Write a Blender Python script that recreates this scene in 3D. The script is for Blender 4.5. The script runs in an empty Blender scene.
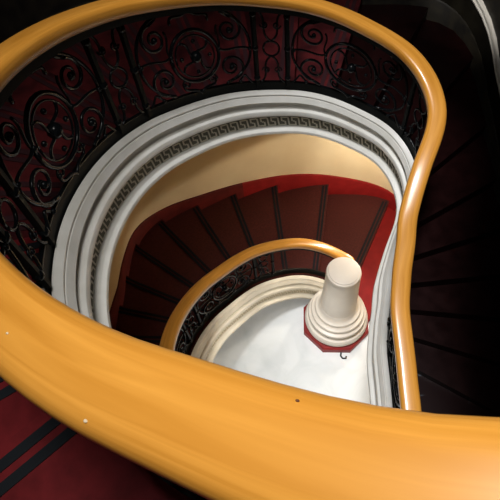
import bpy, math, random
import numpy as np
random.seed(7)
C = bpy.context.scene.collection
R = math.radians

# ------------------------------------------------------------------ plan of the stair
CX, CY = 0.3008, 1.7953
RW = np.array([0.7496, 0.9056, 1.2206, 1.365, 1.3243, 1.2358, 1.1112, 1.0096, 0.9327, 0.8935, 0.901, 0.9329,
      0.9897, 1.0822, 1.218, 1.3856, 1.538, 1.6885, 1.788, 1.5352, 1.0933, 0.8343, 0.7352, 0.7179])
ZK0 = -345.0
ZR = np.array([-5.7841, -5.3658, -4.937, -4.5932, -4.3241, -4.0445, -3.7286, -3.5152, -3.3623, -3.2301, -3.0785,
      -2.8607, -2.6126, -2.3482, -2.0225, -1.7309, -1.4929, -1.291, -1.0796, -0.8531, -0.5556, -0.2009, 0.1531, 0.507,
      0.62, 0.62, 0.62, 0.62])
FLOOR_Z, CEIL_Z = -6.45, 2.2
SPLIT = -112.0           # hidden under the near rail: upper and lower flight meet here
TOP = 345.0

def cub(a, b, c, d, u):
    return b + .5*u*(c - a + u*(2*a - 5*b + 4*c - d + u*(3*(b - c) + d - a)))
def rwell(phi):
    n = len(RW); t = (phi % 360)/360*n; i = int(math.floor(t)); u = t - i
    return cub(*[RW[(i + k) % n] for k in (-1, 0, 1, 2)], u)
def zr(phi):
    n = len(ZR); t = min(max((phi - ZK0)/30, -2), n - 1 + 2); i = int(math.floor(t)); u = t - i
    def g(k):
        if k < 0: return ZR[0] + k*(ZR[1] - ZR[0])
        if k > n - 1: return ZR[-1] + (k - n + 1)*(ZR[-1] - ZR[-2])
        return ZR[k]
    return cub(g(i - 1), g(i), g(i + 1), g(i + 2), u)
def pw(phi):
    r = rwell(phi); return np.array([CX + r*math.cos(R(phi)), CY + r*math.sin(R(phi)), zr(phi)])
def frame(phi):
    P = pw(phi); d = pw(phi + .6) - pw(phi - .6)
    h = math.hypot(d[0], d[1]); N = np.array([-d[1]/h, d[0]/h, 0.0]); T = d/np.linalg.norm(d)
    return P, N, T, np.cross(T, N)*-1 if np.cross(T, N)[2] < 0 else np.cross(T, N)
def pt(phi, off, dz):
    P, N, T, U = frame(phi); return P + N*off + np.array([0, 0, dz])
# outer wall, polar about the same centre
WALL = [(0, 1.84), (16, 1.90), (24, 2.04), (30.5, 2.21), (36.5, 2.42), (41.5, 2.68), (45.5, 2.88), (50, 3.06), (55.5, 3.12), (66.5, 3.0), (79, 2.85), (93, 2.67), (108.5, 2.56), (121, 2.57),
        (131, 2.52), (142, 2.28), (151.5, 2.08), (165, 1.97), (180, 1.97), (195, 2.05), (210, 2.2), (225, 2.45), (240, 2.7),
        (255, 2.95), (270, 3.0), (285, 2.8), (300, 2.4), (315, 2.05), (330, 1.85), (345, 1.76)]
def rout(phi):
    a = phi % 360
    for k in range(len(WALL)):
        a0, r0 = WALL[k]; a1, r1 = WALL[(k + 1) % len(WALL)]
        if k == len(WALL) - 1: a1 += 360
        if a0 <= a < a1:
            rm = WALL[k - 1][1]; rn = WALL[(k + 2) % len(WALL)][1]
            return cub(rm, r0, r1, rn, (a - a0)/(a1 - a0))
    return WALL[0][1]
def po(phi, z, inset=0.0):
    r = rout(phi) - inset; return np.array([CX + r*math.cos(R(phi)), CY + r*math.sin(R(phi)), z])

# camera basis (used for the camera)
FPX, PITCH, ROLL = 509.44, 58.631, -8.222
_a = R(PITCH); _fw = np.array([0, math.cos(_a), -math.sin(_a)]); _rt = np.array([1., 0, 0]); _up = np.array([0, math.sin(_a), math.cos(_a)])
_c, _s = math.cos(R(ROLL)), math.sin(R(ROLL))
CR, CU = _c*_rt + _s*_up, -_s*_rt + _c*_up
# ------------------------------------------------------------------ materials
def mat(name, col, rough=.5, metal=0., spec=.5, coat=0.):
    m = bpy.data.materials.new(name); m.use_nodes = True
    b = m.node_tree.nodes['Principled BSDF']
    b.inputs['Base Color'].default_value = (*col, 1); b.inputs['Roughness'].default_value = rough
    b.inputs['Metallic'].default_value = metal; b.inputs['Specular IOR Level'].default_value = spec
    b.inputs['Coat Weight'].default_value = coat; b.inputs['Coat Roughness'].default_value = .15
    return m
def noise_mix(m, c1, c2, scale=(1, 1, 1), nscale=5., detail=4., uv=False, lo=.35, hi=.65, bump=0., rough=None, dist=0.):
    nt = m.node_tree; b = nt.nodes['Principled BSDF']
    tc = nt.nodes.new('ShaderNodeTexCoord'); mp = nt.nodes.new('ShaderNodeMapping'); nz = nt.nodes.new('ShaderNodeTexNoise')
    cr = nt.nodes.new('ShaderNodeValToRGB')
    mp.inputs['Scale'].default_value = scale; nz.inputs['Scale'].default_value = nscale; nz.inputs['Detail'].default_value = detail
    nz.inputs['Distortion'].default_value = dist
    nt.links.new(tc.outputs['UV' if uv else 'Object'], mp.inputs['Vector']); nt.links.new(mp.outputs['Vector'], nz.inputs['Vector'])
    nt.links.new(nz.outputs['Fac'], cr.inputs['Fac'])
    cr.color_ramp.elements[0].position = lo; cr.color_ramp.elements[1].position = hi
    cr.color_ramp.elements[0].color = (*c1, 1); cr.color_ramp.elements[1].color = (*c2, 1)
    nt.links.new(cr.outputs['Color'], b.inputs['Base Color'])
    if bump:
        bp = nt.nodes.new('ShaderNodeBump'); bp.inputs['Strength'].default_value = bump; bp.inputs['Distance'].default_value = .01
        nt.links.new(nz.outputs['Fac'], bp.inputs['Height']); nt.links.new(bp.outputs['Normal'], b.inputs['Normal'])
    if rough:
        mr = nt.nodes.new('ShaderNodeMapRange'); mr.inputs['To Min'].default_value, mr.inputs['To Max'].default_value = rough
        nt.links.new(nz.outputs['Fac'], mr.inputs['Value']); nt.links.new(mr.outputs['Result'], b.inputs['Roughness'])
    return m
M = {}
M['wood'] = noise_mix(mat('varnished_wood', (.6, .27, .04), .32, coat=.3), (.52, .212, .024), (.69, .315, .050), (.7, 20, 1), 3.2, 6, uv=True, lo=.3, hi=.72, dist=.6)
M['iron'] = mat('black_iron', (.004, .005, .006), .2, 0, .15)
M['iron_dull'] = mat('dull_black_iron', (.005, .006, .006), .55, 0, .10)
M['white'] = noise_mix(mat('white_plaster', (.7, .69, .64), .45), (.66, .65, .60), (.74, .73, .69), nscale=7, bump=.03)
M['cream_white'] = noise_mix(mat('cream_plaster', (.75, .68, .56), .5), (.64, .57, .44), (.70, .63, .50), nscale=6)
M['key_ground'] = mat('frieze_ground', (.10, .095, .065), .7)
M['key_relief'] = mat('frieze_relief', (.55, .52, .42), .6)
M['key_ground_cream'] = mat('frieze_ground_cream', (.50, .42, .28), .7)
M['key_relief_cream'] = mat('frieze_relief_cream', (.68, .60, .45), .6)
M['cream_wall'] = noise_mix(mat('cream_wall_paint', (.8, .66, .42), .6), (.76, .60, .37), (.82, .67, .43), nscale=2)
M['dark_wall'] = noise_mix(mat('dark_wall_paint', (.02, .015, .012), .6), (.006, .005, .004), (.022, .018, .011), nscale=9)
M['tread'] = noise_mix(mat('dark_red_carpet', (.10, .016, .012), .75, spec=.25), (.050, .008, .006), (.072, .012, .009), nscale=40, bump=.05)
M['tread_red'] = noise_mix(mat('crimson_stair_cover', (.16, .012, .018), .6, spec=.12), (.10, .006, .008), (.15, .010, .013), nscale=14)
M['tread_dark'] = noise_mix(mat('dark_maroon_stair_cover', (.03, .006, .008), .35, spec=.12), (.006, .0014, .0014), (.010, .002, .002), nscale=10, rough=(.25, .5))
M['tread_dim'] = noise_mix(mat('shaded_red_stair_cover', (.05, .006, .008), .7, spec=.08), (.022, .004, .005), (.085, .011, .012), nscale=5, detail=6)  # darker copy of the crimson cover, shade put into the colour
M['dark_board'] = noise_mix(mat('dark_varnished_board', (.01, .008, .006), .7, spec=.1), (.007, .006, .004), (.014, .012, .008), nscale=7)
M['shaded_red'] = noise_mix(mat('shaded_red_paint', (.08, .008, .007), .6, spec=.2), (.085, .008, .007), (.13, .011, .009), nscale=6)  # shaded copy of the skirting red, darkness put into the paint
M['tread_sheen'] = noise_mix(mat('sheen_stair_cover', (.01, .003, .003), .3, spec=.2), (.007, .0016, .0018), (.10, .12, .14), scale=(1.2, 4, 1), nscale=3.5, detail=7, lo=.60, hi=.82, dist=1.5)  # bluish reflections painted into the dark cover as smears
M['red_paint'] = noise_mix(mat('red_paint', (.36, .012, .014), .6, spec=.15), (.21, .009, .009), (.26, .012, .012), nscale=8)
M['strip'] = mat('black_rubber_strip', (.010, .012, .015), .85, spec=.15)
M['strip_muted'] = mat('muted_rubber_strip', (.028, .010, .012), .85, spec=.1)  # redder strip, lower in contrast against its tread
M['marble'] = noise_mix(mat('white_marble', (.8, .82, .8), .25), (.70, .73, .72), (.84, .86, .85), nscale=2.2, detail=9, lo=.25, hi=.55, dist=1.2)
M['plinth'] = noise_mix(mat('plinth_red', (.25, .02, .02), .5, spec=.25), (.22, .018, .018), (.30, .028, .026), nscale=9)
M['newel'] = noise_mix(mat('newel_paint', (.76, .69, .59), .4), (.67, .60, .51), (.71, .645, .55), nscale=5)
M['soffit'] = mat('soffit_paint', (.55, .45, .30), .7)
M['ceil'] = mat('shade_ceiling_paint', (.5, .47, .42), .8)
M['trim'] = mat('grey_white_moulding', (.75, .72, .66), .5)
M['fleck'] = mat('white_paint_fleck', (.62, .50, .33), .7)
M['nick'] = mat('dark_nick', (.10, .03, .008), .7)
M['scrap'] = mat('black_scrap', (.01, .01, .01), .6)
# ------------------------------------------------------------------ mesh helpers
class MB:
    def __init__(s): s.v, s.f, s.uv, s.mi = [], [], [], []
    def add(s, vs, fs, uvs=None, mi=0):
        o = len(s.v); s.v += [tuple(map(float, q)) for q in vs]
        for k, f in enumerate(fs):
            s.f.append([o + i for i in f]); s.mi.append(mi)
            s.uv.append([uvs[k][j] for j in range(len(f))] if uvs else [(0, 0)]*len(f))
    def build(s, name, m, parent=None, smooth=False, origin=None):
        me = bpy.data.meshes.new(name)
        vs = s.v
        if origin is not None: vs = [(a - origin[0], b - origin[1], c - origin[2]) for a, b, c in vs]
        me.from_pydata(vs, [], s.f)
        for q in (m if isinstance(m, (list, tuple)) else [m]): me.materials.append(q)
        ul = me.uv_layers.new(name='UVMap'); k = 0
        for pi, p in enumerate(me.polygons):
            p.material_index = s.mi[pi]
            for j, li in enumerate(p.loop_indices): ul.data[li].uv = s.uv[pi][j]
        me.update()
        import bmesh as _b
        bm = _b.new(); bm.from_mesh(me); _b.ops.remove_doubles(bm, verts=bm.verts, dist=1e-5); _b.ops.recalc_face_normals(bm, faces=bm.faces); bm.to_mesh(me); bm.free()
        o = bpy.data.objects.new(name, me); C.objects.link(o)
        if smooth: me.shade_smooth() if smooth is True else me.set_sharp_from_angle(angle=R(smooth)) or None
        if smooth and smooth is not True:
            for p in me.polygons: p.use_smooth = True
            me.set_sharp_from_angle(angle=R(smooth))
        if origin is not None: o.location = origin
        if parent: o.parent = parent
        return o
def loft(mb, rings, closed=False, caps=False, mi=0, us=None, vs=None):
    n = len(rings[0]); V = [q for r in rings for q in r]; F = []; UV = []
    m = n if closed else n - 1
    for i in range(len(rings) - 1):
        for j in range(m):
            j2 = (j + 1) % n
            F.append([i*n + j, i*n + j2, (i + 1)*n + j2, (i + 1)*n + j])
            if us is not None:
                UV.append([(us[i], vs[j]), (us[i], vs[j + 1]), (us[i + 1], vs[j + 1]), (us[i + 1], vs[j])])
    if caps and closed:
        F.append(list(range(n))[::-1]); F.append([(len(rings) - 1)*n + j for j in range(n)])
        if us is not None: UV += [[(0, 0)]*n, [(0, 0)]*n]
    mb.add(V, F, UV if us is not None else None, mi)
def tube(mb, pts, r, n=5, closed=False):
    P = [np.array(q, float) for q in pts]; rings = []; L = len(P)
    ref = None
    for i in range(L):
        if closed: t = P[(i + 1) % L] - P[i - 1]
        else: t = P[min(i + 1, L - 1)] - P[max(i - 1, 0)]
        t = t/(np.linalg.norm(t) + 1e-9)
        if ref is None: ref = np.array([0, 0, 1.]) if abs(t[2]) < .9 else np.array([1., 0, 0])
        a = np.cross(t, ref); a /= np.linalg.norm(a) + 1e-9; b = np.cross(t, a); ref = -b if False else np.cross(a, t)
        rr = r(i/(L - 1)) if callable(r) else r
        rings.append([P[i] + rr*(math.cos(2*math.pi*k/n)*a + math.sin(2*math.pi*k/n)*b) for k in range(n)])
    if closed: rings.append(rings[0])
    loft(mb, rings, True, not closed)
def ball(mb, c, r, sx=None, n=8, m=5):
    c = np.array(c); rings = []
    ax = sx or (np.array([1., 0, 0]), np.array([0, 1., 0]), np.array([0, 0, 1.]))
    for i in range(m + 1):
        th = math.pi*i/m
        rings.append([c + r*(math.sin(th)*math.cos(2*math.pi*k/n)*ax[0] + math.sin(th)*math.sin(2*math.pi*k/n)*ax[1] + math.cos(th)*ax[2]) for k in range(n)])
    loft(mb, rings, True)
def box_pts(mb, a, b, w, N, U):     # bar from a to b, half width w along N and U
    r = []
    for q in (a, b):
        r.append([q + w*(N*sx + U*sy) for sx, sy in ((-1, -1), (1, -1), (1, 1), (-1, 1))])
    loft(mb, r, True, True)
def lathe(mb, prof, cx, cy, n=64):
    loft(mb, [[(cx + r*math.cos(2*math.pi*k/n), cy + r*math.sin(2*math.pi*k/n), z) for k in range(n)] for r, z in prof], True)
def empty(name, loc, label, cat, group=None):
    o = bpy.data.objects.new(name, None); C.objects.link(o); o.empty_display_size = .2
    o['label'] = label; o['category'] = cat
    if group: o['group'] = group
    return o          # kept at the world origin so the parts keep their coordinates
def struct(name, mb, m, **k):
    o = mb.build(name, m, **k); o['kind'] = 'structure'; return o
def arange(a, b, st):
    n = max(1, int(math.ceil(abs(b - a)/st))); return [a + (b - a)*i/n for i in range(n + 1)]

# ------------------------------------------------------------------ setting
PH = arange(0, 360, 3)
mb = MB()
ctr = (CX, CY, FLOOR_Z)
ring = [po(p, FLOOR_Z, -.05) for p in PH[:-1]]
mb.add([ctr] + ring, [[0, 1 + i, 1 + (i + 1) % len(ring)] for i in range(len(ring))])
struct('floor', mb, M['marble'])
def soffit_dz(phi): return -1.14
mb1, mb2 = MB(), MB()
phs = arange(-110, 250, 3)
loft(mb1, [[po(p, FLOOR_Z - .02), po(p, zr(p) - 1.13)] for p in phs])
loft(mb2, [[po(p, zr(p) - 1.13), po(p, CEIL_Z + .05)] for p in phs])
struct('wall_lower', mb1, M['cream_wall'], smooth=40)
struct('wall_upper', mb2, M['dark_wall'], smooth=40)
mb = MB()
loft(mb, [[po(p, CEIL_Z, -.02), pt(p, .0, 0)*np.array([1, 1, 0]) + np.array([0, 0, CEIL_Z]),
           pt(p, .0, 0)*np.array([1, 1, 0]) + np.array([0, 0, CEIL_Z + .35])] for p in PH])
struct('shade_ceiling', mb, M['ceil'])  # unseen, with a well-shaped hole, added to keep light off the treads

# ------------------------------------------------------------------ stair flights
PROF_U = [(-.06, -.90), (-.034, -.90), (-.030, -.736), (-.026, -.731), (.004, -.744), (.010, -.750), (.011, -.757), (.006, -.760), (.006, -.764), (.014, -.767),
          (.036, -.806), (.033, -.816), (.012, -.824), (.008, -.862), (.014, -.870), (.038, -.876), (.050, -.884), (.056, -.900), (.056, -.922),
          (.046, -.936), (.032, -.943), (.022, -.952), (.020, -1.056), (.034, -1.060), (.060, -1.064), (.076, -1.072), (.0794, -1.084), (.0794, -1.096),
          (.070, -1.106), (.040, -1.115), (-.02, -1.14)]
def shift(phi):
    sh = min(max((phi - 258)/20, 0), 1); return -.13*sh*sh*(3 - 2*sh)
def prof_at(phi):
    t = min(max((SPLIT + 15 - phi)/30, 0), 1)       # 0 = upper section, 1 = lower section
    out = []
    for o, z in PROF_U:
        f = (o + .0293)/.1087; g = (z + .733)/.372
        lo, lz = .007 + f*.1166, -.743 - (-g)*.444
        out.append((o*(1 - t) + lo*t, z*(1 - t) + lz*t))
    sh = shift(phi)
    return [(o + sh, z) for o, z in out]
FR0, FR1 = 21, 22                                   # profile points of the frieze band
def skew(phi):
    t = min(max((phi - 150)/60, 0), 1); u = min(max((phi - 240)/50, 0), 1)
    return 4 - 7*min(max((phi + 250)/480, 0), 1) - 4.5*t*t*(3 - 2*t)*(1 - u)
NOS = [-326, -310.5, -293.5, -278.5, -265.5, -253, -241, -229.5, -218.5, -207.5, -196.5, -185.5, -174.5, -163.5, -152.5, -141, -129, -SPLIT*-1.0]
x = SPLIT
while x < TOP - 12:
    x += 12
    if x > 190: break
    NOS.append(x)
NOS += [198, 209, 222.6, 232.6, 248, 258, 270, 281, 292, 303, 314, 326]
def tread_z(k):
    if k == 0: return FLOOR_Z + .11
    return zr(NOS[k]) - .9
def inner(phi, z):
    q = pt(phi, -.05 + shift(phi), 0); return np.array([q[0], q[1], z])
def outer(phi, z, inset=-.02): return po(phi + skew(phi), z, inset)
def build_flight(name, label, k0, k1, p0, p1, m_tread, m_str, m_kg, m_kr, m_side, m_first=None):
    root = empty(name, None, label, 'staircase')
    for k in range(k0, k1):
        a, b = NOS[k], NOS[k + 1] if k + 1 < len(NOS) else NOS[k] + 30
        z = tread_z(k); zl = tread_z(k - 1) if k > 0 else FLOOR_Z
        mb = MB(); m = 5; V = []
        ps = [a + (b + .4 - a)*i/m for i in range(m + 1)]
        rings = []
        for i, p in enumerate(ps):
            lo = z - (z - zl) - .02 if i == 0 else z - .17 + .14*i/m
            if i == 0: lo = zl - .01
            rr = []
            for t in (0, .33, .66, 1):
                q = inner(p, z)*(1 - t) + outer(p, z)*t; rr.append(q)
            for t in (1, .66, .33, 0):
                q = inner(p, lo)*(1 - t) + outer(p, lo)*t; rr.append(q)
            rings.append(rr)
        loft(mb, rings, True, True)
        st = mb.build('step', m_first if (m_first and k == k0) else (M['tread_sheen'] if -76 < a < -44 else M['tread_dark'] if SPLIT - 5 < a < 60 else M['tread_dim'] if 60 <= a < 196 else m_tread), root)
        if k == 0 or (SPLIT - 5 < a < 62): continue
        for d, wd in ((.02, .028), (.066, .028)) if b < -60 else ((.040, .036), (.104, .036)):           # the two strips let into the tread behind its edge
            mb = MB(); n = 8; V = []
            rg = []
            for i in range(n + 1):
                t = .06 + .90*i/n
                e = inner(a, z)*(1 - t) + outer(a, z)*t; e2 = inner(b, z)*(1 - t) + outer(b, z)*t
                u = (e2 - e); u[2] = 0; u /= np.linalg.norm(u)
                rg.append([e + u*d + np.array([0, 0, -.002]), e + u*d + np.array([0, 0, .005]), e + u*(d + wd) + np.array([0, 0, .005]), e + u*(d + wd) + np.array([0, 0, -.002])])
            loft(mb, rg, True, True); mb.build('nosing_strip', M['strip_muted'] if 42 <= a < 196 else M['strip'], st)
    # string moulding
    phs = arange(p0, p1, 1.5)
    mb = MB()
    loft(mb, [[pt(p, o, z) for o, z in prof_at(p)] for p in phs])
    sm = mb.build('string_moulding', m_str, root, smooth=28)
    # key frieze: ground band and raised running key
    mb = MB()
    def fz(p, h, lift):
        pr = prof_at(p); (o0, z0), (o1, z1) = pr[FR0], pr[FR1]
        return pt(p, o0 + (o1 - o0)*h + lift, z0 + (z1 - z0)*h)
    loft(mb, [[fz(p, .02, .002), fz(p, .98, .002)] for p in phs], mi=0)
    S = [0.]
    for i in range(1, len(phs)): S.append(S[-1] + math.hypot(*(pt(phs[i], 0, 0) - pt(phs[i - 1], 0, 0))[:2]))
    def ph_at(s): return float(np.interp(s, S, phs))
    unit = .092
    strokes = [((0, 0), (0, 1)), ((0, 1), (3.3, 1)), ((3.3, 1), (3.3, .42)), ((3.3, .42), (1.5, .42)), ((4.6, 0), (4.6, .62)), ((1.4, 0), (4.6, 0)), ]
    strokes = [((0.2, 1), (3.2, 1)), ((3.2, 1), (2.9, .5)), ((2.9, .5), (1.1, .5)), ((1.1, .5), (.8, 0)), ((.8, 0), (4.4, 0)), ((4.4, 0), (5.2, 1))]
    nU = int(S[-1]/unit)
    for u in range(nU):
        for (x0, y0), (x1, y1) in strokes:
            wx, wy = .42, .085
            def P2(xx, yy): 
                s = (u + .08 + xx/5.6)*unit; return fz(ph_at(s), .12 + .76*(1 - yy), .0055)
            if abs(y1 - y0) < .01:
                q = [P2(x0 - wx, y0 - wy), P2(x1 + wx, y0 - wy), P2(x1 + wx, y0 + wy), P2(x0 - wx, y0 + wy)]
            else:
                q = [P2(x0 - wx, y0), P2(x0 + wx, y0), P2(x1 + wx, y1), P2(x1 - wx, y1)]
            mb.add(q, [[0, 1, 2, 3]], mi=1)
    mb.build('key_frieze', [m_kg, m_kr], sm)
    # soffit
    mb = MB()
    def sof(p):
        a = pt(p, *prof_at(p)[-1]); b = po(p, zr(p - skew(p)) - 1.32, -.02); c = a*.6 + b*.4; c[2] = a[2]*.3 + b[2]*.7
        return [a, c, b]
    loft(mb, [sof(p) for p in phs])
    mb.build('soffit', M['soffit'], root, smooth=40)
    # raked board along the wall
    mb = MB()
    loft(mb, [[po(p, zr(p) - 1.4, .0), po(p, zr(p) - 1.4, .03), po(p, zr(p) - .80, .03), po(p, zr(p) - .785, .02), po(p, zr(p) - .785, .0)] for p in arange(p0, min(p1, -264) if p0 < -250 else p1, 3)])
    mb.build('wall_skirting', m_side, root, smooth=40)
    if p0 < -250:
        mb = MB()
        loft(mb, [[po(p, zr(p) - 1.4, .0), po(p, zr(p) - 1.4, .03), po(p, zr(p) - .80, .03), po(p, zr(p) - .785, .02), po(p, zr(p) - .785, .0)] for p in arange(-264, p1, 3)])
        mb.build('wall_skirting', M['shaded_red'], root, smooth=40)
    return root
kS = NOS.index(SPLIT)
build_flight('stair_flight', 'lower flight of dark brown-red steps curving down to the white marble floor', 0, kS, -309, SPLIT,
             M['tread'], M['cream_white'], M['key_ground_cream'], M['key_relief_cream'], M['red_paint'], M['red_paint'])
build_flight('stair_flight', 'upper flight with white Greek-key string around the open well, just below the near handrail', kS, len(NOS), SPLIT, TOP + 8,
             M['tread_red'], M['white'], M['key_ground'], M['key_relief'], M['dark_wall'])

# ------------------------------------------------------------------ balustrades
RAILW, RAILH = .12, .078
def rail_section(n=28):
    out = []
    for k in range(n):
        t = 2*math.pi*k/n; c, s = math.cos(t), math.sin(t); e = .62
        out.append((RAILW/2*math.copysign(abs(c)**e, c), RAILH/2*math.copysign(abs(s)**e, s)))
    return out
SEC = rail_section()
def sweep_rail(mb, phs, tail=None):
    rings, us = [], []; L = 0; prev = None
    for p in phs:
        P, N, T, U = frame(p)
        if prev is not None: L += np.linalg.norm(P - prev)
        prev = P; us.append(L); rings.append([P + N*a + U*b for a, b in SEC])
    if tail:
        for P, N, U in tail:
            P = np.array(P); L += np.linalg.norm(P - prev); prev = P; us.append(L); rings.append([P + N*a + U*b for a, b in SEC])
    vs = [abs(2*k/len(SEC) - 1)*.2 for k in range(len(SEC) + 1)]
    loft(mb, rings, True, True, us=us, vs=vs)
def spiral(cx, cy, r0, r1, a0, turns, n=26):
    return [(cx + (r0 + (r1 - r0)*i/n)*math.cos(a0 + turns*2*math.pi*i/n), cy + (r0 + (r1 - r0)*i/n)*math.sin(a0 + turns*2*math.pi*i/n)) for i in range(n + 1)]
def bez(a, b, c, d, n=18):
    return [tuple((1 - t)**3*np.array(a) + 3*(1 - t)**2*t*np.array(b) + 3*(1 - t)*t*t*np.array(c) + t**3*np.array(d)) for t in [i/n for i in range(n + 1)]]
H0, H1 = -.675, -.075        # ironwork between bottom and top rail
HH = H1 - H0
def scrolls(wd):
    """curves of a wide panel: x across (-wd/2..wd/2), y up (0..HH), radius"""
    cv, balls = [], []
    h = HH; w = wd/2
    cv.append((spiral(0, h*.47, .185, .185, 0, 1, 30), .012)); cv.append((spiral(0, h*.47, .150, .150, 0, 1, 30), .006))
    for k in range(4):
        a = math.pi/4 + k*math.pi/2
        cv.append((bez((.15*math.cos(a), h*.47 + .15*math.sin(a)), (.10*math.cos(a + .7), h*.47 + .10*math.sin(a + .7)), (.07*math.cos(a - .7), h*.47 + .07*math.sin(a - .7)), (0, h*.47), 10), .008))
        balls.append((.11*math.cos(a + .78), h*.47 + .11*math.sin(a + .78), .014))
    for s in (-1, 1):
        f = lambda L: [(s*x, y) for x, y in L]
        c1 = (w*.60, h*.27); c2 = (w*.62, h*.74)
        cv.append((f(spiral(*c1, .105, .018, -math.pi/2, 1.6, 32)), lambda t: .011 - .004*t))
        cv.append((f(spiral(*c2, .095, .016, math.pi/2, -1.6, 32)), lambda t: .011 - .004*t))
        cv.append((f(bez((c1[0], c1[1] - .105), (w*.2, -.01), (w*.98, h*.1), (w*.95, h*.5))), .010))
        cv.append((f(bez((c2[0], c2[1] + .095), (w*.25, h*1.03), (w*.98, h*.95), (w*.95, h*.5))), .010))
        cv.append((f(bez((w*.95, h*.5), (w*.7, h*.55), (w*.55, h*.45), (w*.42, h*.52))), .008))
        cv.append((f(bez((0, .0), (w*.12, h*.12), (w*.30, h*.02), (w*.30, h*.16))), .009))
        cv.append((f(spiral(w*.235, h*.16, .035, .01, 0, 1.1, 14)), .007))
        cv.append((f(bez((0, h), (w*.14, h*.86), (w*.32, h*1.0), (w*.31, h*.86))), .009))
        cv.append((f(bez((w*.95, h*.02), (w*.8, h*.14), (w*.86, h*.2), (w*.72, h*.06))), .008))
        cv.append((f(bez((w*.42, h*.52), (w*.5, h*.62), (w*.36, h*.7), (w*.44, h*.8))), .007))
        balls += [(s*c1[0], c1[1], .019), (s*c2[0], c2[1], .018), (s*w*.72, h*.06, .014), (s*w*.42, h*.52, .014), (s*w*.3, h*.16, .012), (s*w*.93, h*.5, .013)]
    return cv, balls
def narrow(wd):
    cv, balls = [], []; h = HH; w = wd/2 - .02
    cv.append((spiral(0, h*.5, .06, .06, 0, 1, 18), .008))
    for s in (-1, 1):
        f = lambda L: [(s*x, y) for x, y in L]
        cv.append((f(bez((w, h*.02), (0, h*.12), (w, h*.3), (.0, h*.4))), .008)); cv.append((f(bez((w, h*.98), (0, h*.88), (w, h*.7), (.0, h*.6))), .008))
        cv.append((f(spiral(w*.45, h*.2, .03, .008, 0, 1.2, 12)), .006)); cv.append((f(spiral(w*.45, h*.8, .03, .008, 0, -1.2, 12)), .006))
        balls += [(s*w*.45, h*.2, .011), (s*w*.45, h*.8, .011)]
    return cv, balls
POFF = -.030
def build_balustrade(name, label, p0, p1, anchor, tail=None, rail_p0=None, flecks=()):
    root = empty(name, None, label, 'balustrade')
    mb = MB(); sweep_rail(mb, arange(rail_p0 if rail_p0 is not None else p0, p1, 1.5) if not tail else arange(p1, p0, 1.5), tail)
    hr = mb.build('handrail', M['wood'], root, smooth=50)
    for ph, off, dz, r, m, nm in flecks:
        P, N, T, U = frame(ph); c = P + N*off + U*dz
        mb = MB(); ball(mb, c, 1, sx=(T*r*1.5, N*r, U*.0015), n=9, m=6); mb.build(nm, M[m], hr, smooth=True)
    phs = arange(p0, p1, 1.5)
    def flat(nm, o0, o1, z0, z1):
        mb = MB(); loft(mb, [[pt(p, o0, z0), pt(p, o1, z0), pt(p, o1, z1), pt(p, o0, z1)] for p in phs], True, True); return mb.build(nm, M['iron_dull'], root)
    flat('top_rail', POFF - .002, POFF + .075, -.072, -.032)
    br = flat('bottom_rail', POFF - .030, POFF - .006, -.76, -.668)
    mb = MB(); tube(mb, [pt(p, POFF - .015, -.668) for p in phs], .010, 6); mb.build('rail_bead', M['iron'], br, smooth=True)
    S = [0.]
    for i in range(1, len(phs)): S.append(S[-1] + math.hypot(*(pt(phs[i], 0, 0) - pt(phs[i - 1], 0, 0))[:2]))
    fs = lambda p: float(np.interp(p, phs, S)); fp = lambda s: float(np.interp(s, S, phs))
    s0 = fs(anchor); WIDE, NAR = .92, .24; per = WIDE + NAR
    k = -int((s0)/per) - 1
    def emb(s, y, d=0.): return pt(fp(s), POFF + d, H0 + y)
    def make(nm, s, wd, fn):
        cv, balls = fn(wd); mb = MB()
        for L, r in cv: tube(mb, [emb(s + x, y) for x, y in L], r, 5)
        for x, y, r in balls: ball(mb, emb(s + x, y, .006), r, n=8, m=5)
        o = mb.build(nm, M['iron'], root, smooth=True)
        if fn is scrolls:
            mb = MB(); ball(mb, emb(s, HH*.47, .006), .036, n=10, m=6)
            mb.build('rosette', M['iron'], o, smooth=True)
    while s0 + k*per - WIDE/2 < S[-1] - .1:
        c = s0 + k*per
        if c - WIDE/2 > -.05 and c + WIDE/2 < S[-1] + .05: make('scroll_panel', c, WIDE - .03, scrolls)
        e = c + WIDE/2
        if e > 0 and e + NAR < S[-1]: make('narrow_panel', e + NAR/2, NAR, narrow)
        for q in (e, e + NAR):
            if 0 <= q <= S[-1]:
                P, N, T, U = frame(fp(q)); mb = MB(); Th = np.array([-N[1], N[0], 0]) 
                box_pts(mb, pt(fp(q), POFF, -.70), pt(fp(q), POFF, -.05), .013, N, Th)
                ps = mb.build('post', M['iron_dull'], root)
                for zz in (-.62, -.37, -.12):
                    mb = MB(); ball(mb, pt(fp(q), POFF, zz), .024, n=8, m=5)
                    mb.build('collar', M['iron'], ps, smooth=True)
        k += 1
    return root
def near_top(u, v):          # spot on the top of the near handrail
    best = None
    for ph in np.arange(225, 285, .5):
        P, N, T, U = frame(ph)
        for a in np.arange(-.058, .0581, .004):
            b = RAILH/2*(1 - (abs(a)/(RAILW/2))**3.2)**.31
            q = P + N*a + U*b; d = q @ _fw
            e = (250 + FPX*(q @ CR)/d - u)**2 + (250 - FPX*(q @ CU)/d - v)**2
            if best is None or e < best[0]: best = (e, ph, a, b)
    return best[1:]
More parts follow.
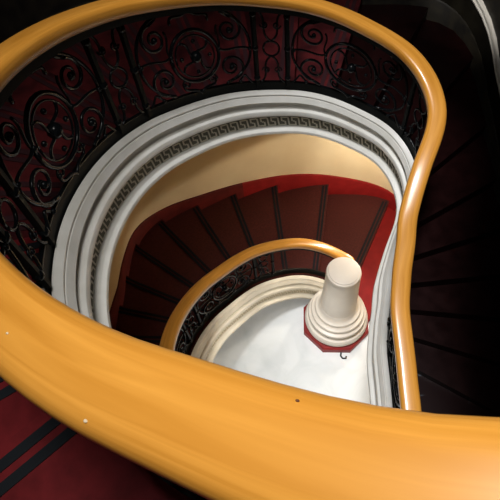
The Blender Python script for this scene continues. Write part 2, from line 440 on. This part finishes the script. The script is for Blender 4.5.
# newel position
NX, NY = .994, 2.606
zE = zr(-304)
P, N, T, U = frame(-304)
tail = []
A = np.array(P); D = np.array([NX + .03, NY + .04, A[2] - .03])
Bz, Cz = A - T*.13, D + np.array([.16, .17, .01])
prevN = N
for t in (.12, .25, .38, .5, .62, .75, .88, 1.0):
    q = (1 - t)**3*A + 3*(1 - t)**2*t*Bz + 3*(1 - t)*t*t*Cz + t**3*D
    d = 3*(1 - t)**2*(Bz - A) + 6*(1 - t)*t*(Cz - Bz) + 3*t*t*(D - Cz)
    nn = np.array([d[1], -d[0], 0]); nn /= np.linalg.norm(nn)
    if nn @ prevN < 0: nn = -nn
    prevN = nn; uu = np.cross(d/np.linalg.norm(d), nn); uu = uu if uu[2] > 0 else -uu
    tail.append((q, nn, uu))
build_balustrade('balustrade', 'lower iron scroll balustrade with wooden handrail ending at the cream newel column', -304, SPLIT, -228, tail)
build_balustrade('balustrade', 'upper iron scroll balustrade with broad orange wooden handrail crossing the foreground', SPLIT, TOP, 62,
                 flecks=[(*near_top(9, 336), .0018, 'fleck', 'paint_fleck'), (*near_top(90, 424), .0021, 'fleck', 'paint_fleck'), (*near_top(295, 399), .0015, 'nick', 'wood_nick')])

# ------------------------------------------------------------------ newel column
root = empty('newel_column', None, 'cream round newel column on a dark red octagonal plinth', 'column')
mb = MB()
n = 8
def octo(r, z): return [(NX + r*math.cos(R(13 + 45*k)), NY + r*math.sin(R(13 + 45*k)), z) for k in range(n)]
loft(mb, [octo(.455, FLOOR_Z), octo(.455, FLOOR_Z + .10), octo(.435, FLOOR_Z + .12)], True, True)
mb.build('plinth', M['plinth'], root)
mb = MB()
lathe(mb, [(.0, -6.33), (.385, -6.33), (.385, -6.30), (.402, -6.285), (.408, -6.25), (.402, -6.21), (.385, -6.19), (.335, -6.185), (.315, -6.175), (.315, -6.15), (.355, -6.138), (.370, -6.10),
           (.362, -6.065), (.325, -6.055), (.300, -6.048), (.300, -6.03), (.328, -6.02), (.335, -5.995), (.325, -5.975), (.295, -5.965), (.285, -5.955), (.287, -5.93), (.28, -5.905), (.262, -5.895),
           (.245, -5.88), (.232, -5.85), (.226, -5.81), (.2, -5.8), (0, -5.8)], NX, NY)
mb.build('column_base', M['newel'], root, smooth=35)
mb = MB()
lathe(mb, [(0, -5.81), (.224, -5.81), (.218, -5.7), (.205, -5.4), (.194, -5.12), (.192, -5.06), (.196, -5.05), (.196, -5.035), (.188, -5.015), (.182, -5.012), (.172, -5.012), (.169, -5.002), (.164, -5.0), (0, -5.0)], NX, NY)
mb.build('column_shaft', M['newel'], root, smooth=35)

# small black curl lying on the marble
mb = MB()
def unp(u, v, z):
    d = _fw + CR*(u - 250)/FPX - CU*(v - 250)/FPX; return d*z/d[2]
cpt = unp(342, 355, FLOOR_Z + .012)
tube(mb, [cpt + np.array([x, y, 0]) for x, y in ((-.05, .07), (-.02, .075), (.0, .05), (-.01, .02), (-.02, -.01), (.0, -.045), (.04, -.05), (.05, -.025))], .011, 6)
o = mb.build('scrap', M['scrap'], smooth=True)
o['label'] = 'small black curled scrap lying on white marble beside the red plinth'; o['category'] = 'scrap'

# pale moulding above the treads on the outer wall
mb = MB()
loft(mb, [[po(p, zr(p) - .9 + z, o) for o, z in ((-.01, .325), (.012, .325), (.03, .332), (.042, .342), (.046, .358), (.038, .368), (.034, .376), (.040, .384), (.040, .402), (.030, .415), (-.01, .42))] for p in arange(-60, 72, 3)])
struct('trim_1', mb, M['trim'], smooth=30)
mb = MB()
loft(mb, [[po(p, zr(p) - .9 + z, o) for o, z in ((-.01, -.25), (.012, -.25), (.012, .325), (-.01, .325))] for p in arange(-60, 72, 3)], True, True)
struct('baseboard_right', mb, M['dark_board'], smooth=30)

# unseen slab at the upper flight's head, added to shade the right-hand treads
mb = MB()
zt = zr(TOP) - .88
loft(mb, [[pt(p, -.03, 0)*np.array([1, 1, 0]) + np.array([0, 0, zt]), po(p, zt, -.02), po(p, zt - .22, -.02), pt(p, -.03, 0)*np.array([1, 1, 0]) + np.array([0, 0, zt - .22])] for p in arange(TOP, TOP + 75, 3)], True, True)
struct('shade_slab', mb, M['tread_dark'])

# ------------------------------------------------------------------ light
def area(name, loc, rot, size, power, col, shape='DISK', spread=180):
    l = bpy.data.lights.new(name, 'AREA'); l.shape = shape; l.size = size; l.energy = power; l.color = col; l.spread = R(spread)
    o = bpy.data.objects.new(name, l); o.location = loc; o.rotation_euler = rot; C.objects.link(o); return o
def point(name, loc, power, col, rad=.12):
    l = bpy.data.lights.new(name, 'POINT'); l.energy = power; l.color = col; l.shadow_soft_size = rad
    o = bpy.data.objects.new(name, l); o.location = loc; C.objects.link(o); return o
def spot(name, loc, to, power, col, ang, blend=.3, rad=.08):
    l = bpy.data.lights.new(name, 'SPOT'); l.energy = power; l.color = col; l.shadow_soft_size = rad; l.spot_size = R(ang); l.spot_blend = blend
    o = bpy.data.objects.new(name, l); o.location = loc; C.objects.link(o)
    from mathutils import Vector
    o.rotation_euler = (Vector(to) - Vector(loc)).to_track_quat('-Z', 'Y').to_euler(); return o
area('skylight', (-1.3, .5, 13), (0, 0, 0), 2.4, 2250, (.98, .985, 1))
area('shaft_fill', (.15, 1.0, 4.5), (0, 0, 0), 1.6, 60, (1, .975, .94))  # added fill without a fixture, softens the shading of the string
area('rail_fill', (.0, .5, 2.1), (0, 0, 0), .7, 30, (1, .97, .92), spread=120)  # added fill without a fixture, brightens the near handrail
spot('trim_fill', (.1, .8, .9), (2.35, 3.9, -2.7), 800, (1, .95, .88), 15, 1.0)  # added narrow spot, no fixture, brightens the pale wall moulding
spot('lower_spot', (1.85, 3.4, -4.6), (1.85, 3.4, -6), 60, (1, .90, .75), 168, .06)
spot('lower_spot', (1.55, 2.7, -3.75), (1.95, 4.5, -5.4), 120, (1, .90, .75), 52, .9)  # added spot, no fixture, brightens the right of the lower wall
spot('lower_spot', (.25, 1.75, -4.2), (.3, 1.8, -6.5), 60, (.96, .985, 1), 92, .4, .2)  # added spot hung unseen in the well to brighten the marble
w = bpy.data.worlds.new('World'); bpy.context.scene.world = w; w.use_nodes = True
w.node_tree.nodes['Background'].inputs[0].default_value = (.02, .02, .022, 1)

# ------------------------------------------------------------------ camera
from mathutils import Matrix
cd = bpy.data.cameras.new('Camera'); cam = bpy.data.objects.new('Camera', cd); C.objects.link(cam)
cd.sensor_fit = 'HORIZONTAL'; cd.sensor_width = 36; cd.lens = 36*FPX/500; cd.clip_start = .02
m = Matrix(((CR[0], CU[0], -_fw[0], 0), (CR[1], CU[1], -_fw[1], 0), (CR[2], CU[2], -_fw[2], 0), (0, 0, 0, 1)))
cam.matrix_world = m
bpy.context.scene.camera = cam
vs = bpy.context.scene.view_settings
vs.view_transform = 'Standard'; vs.look = 'None'; vs.exposure = 0
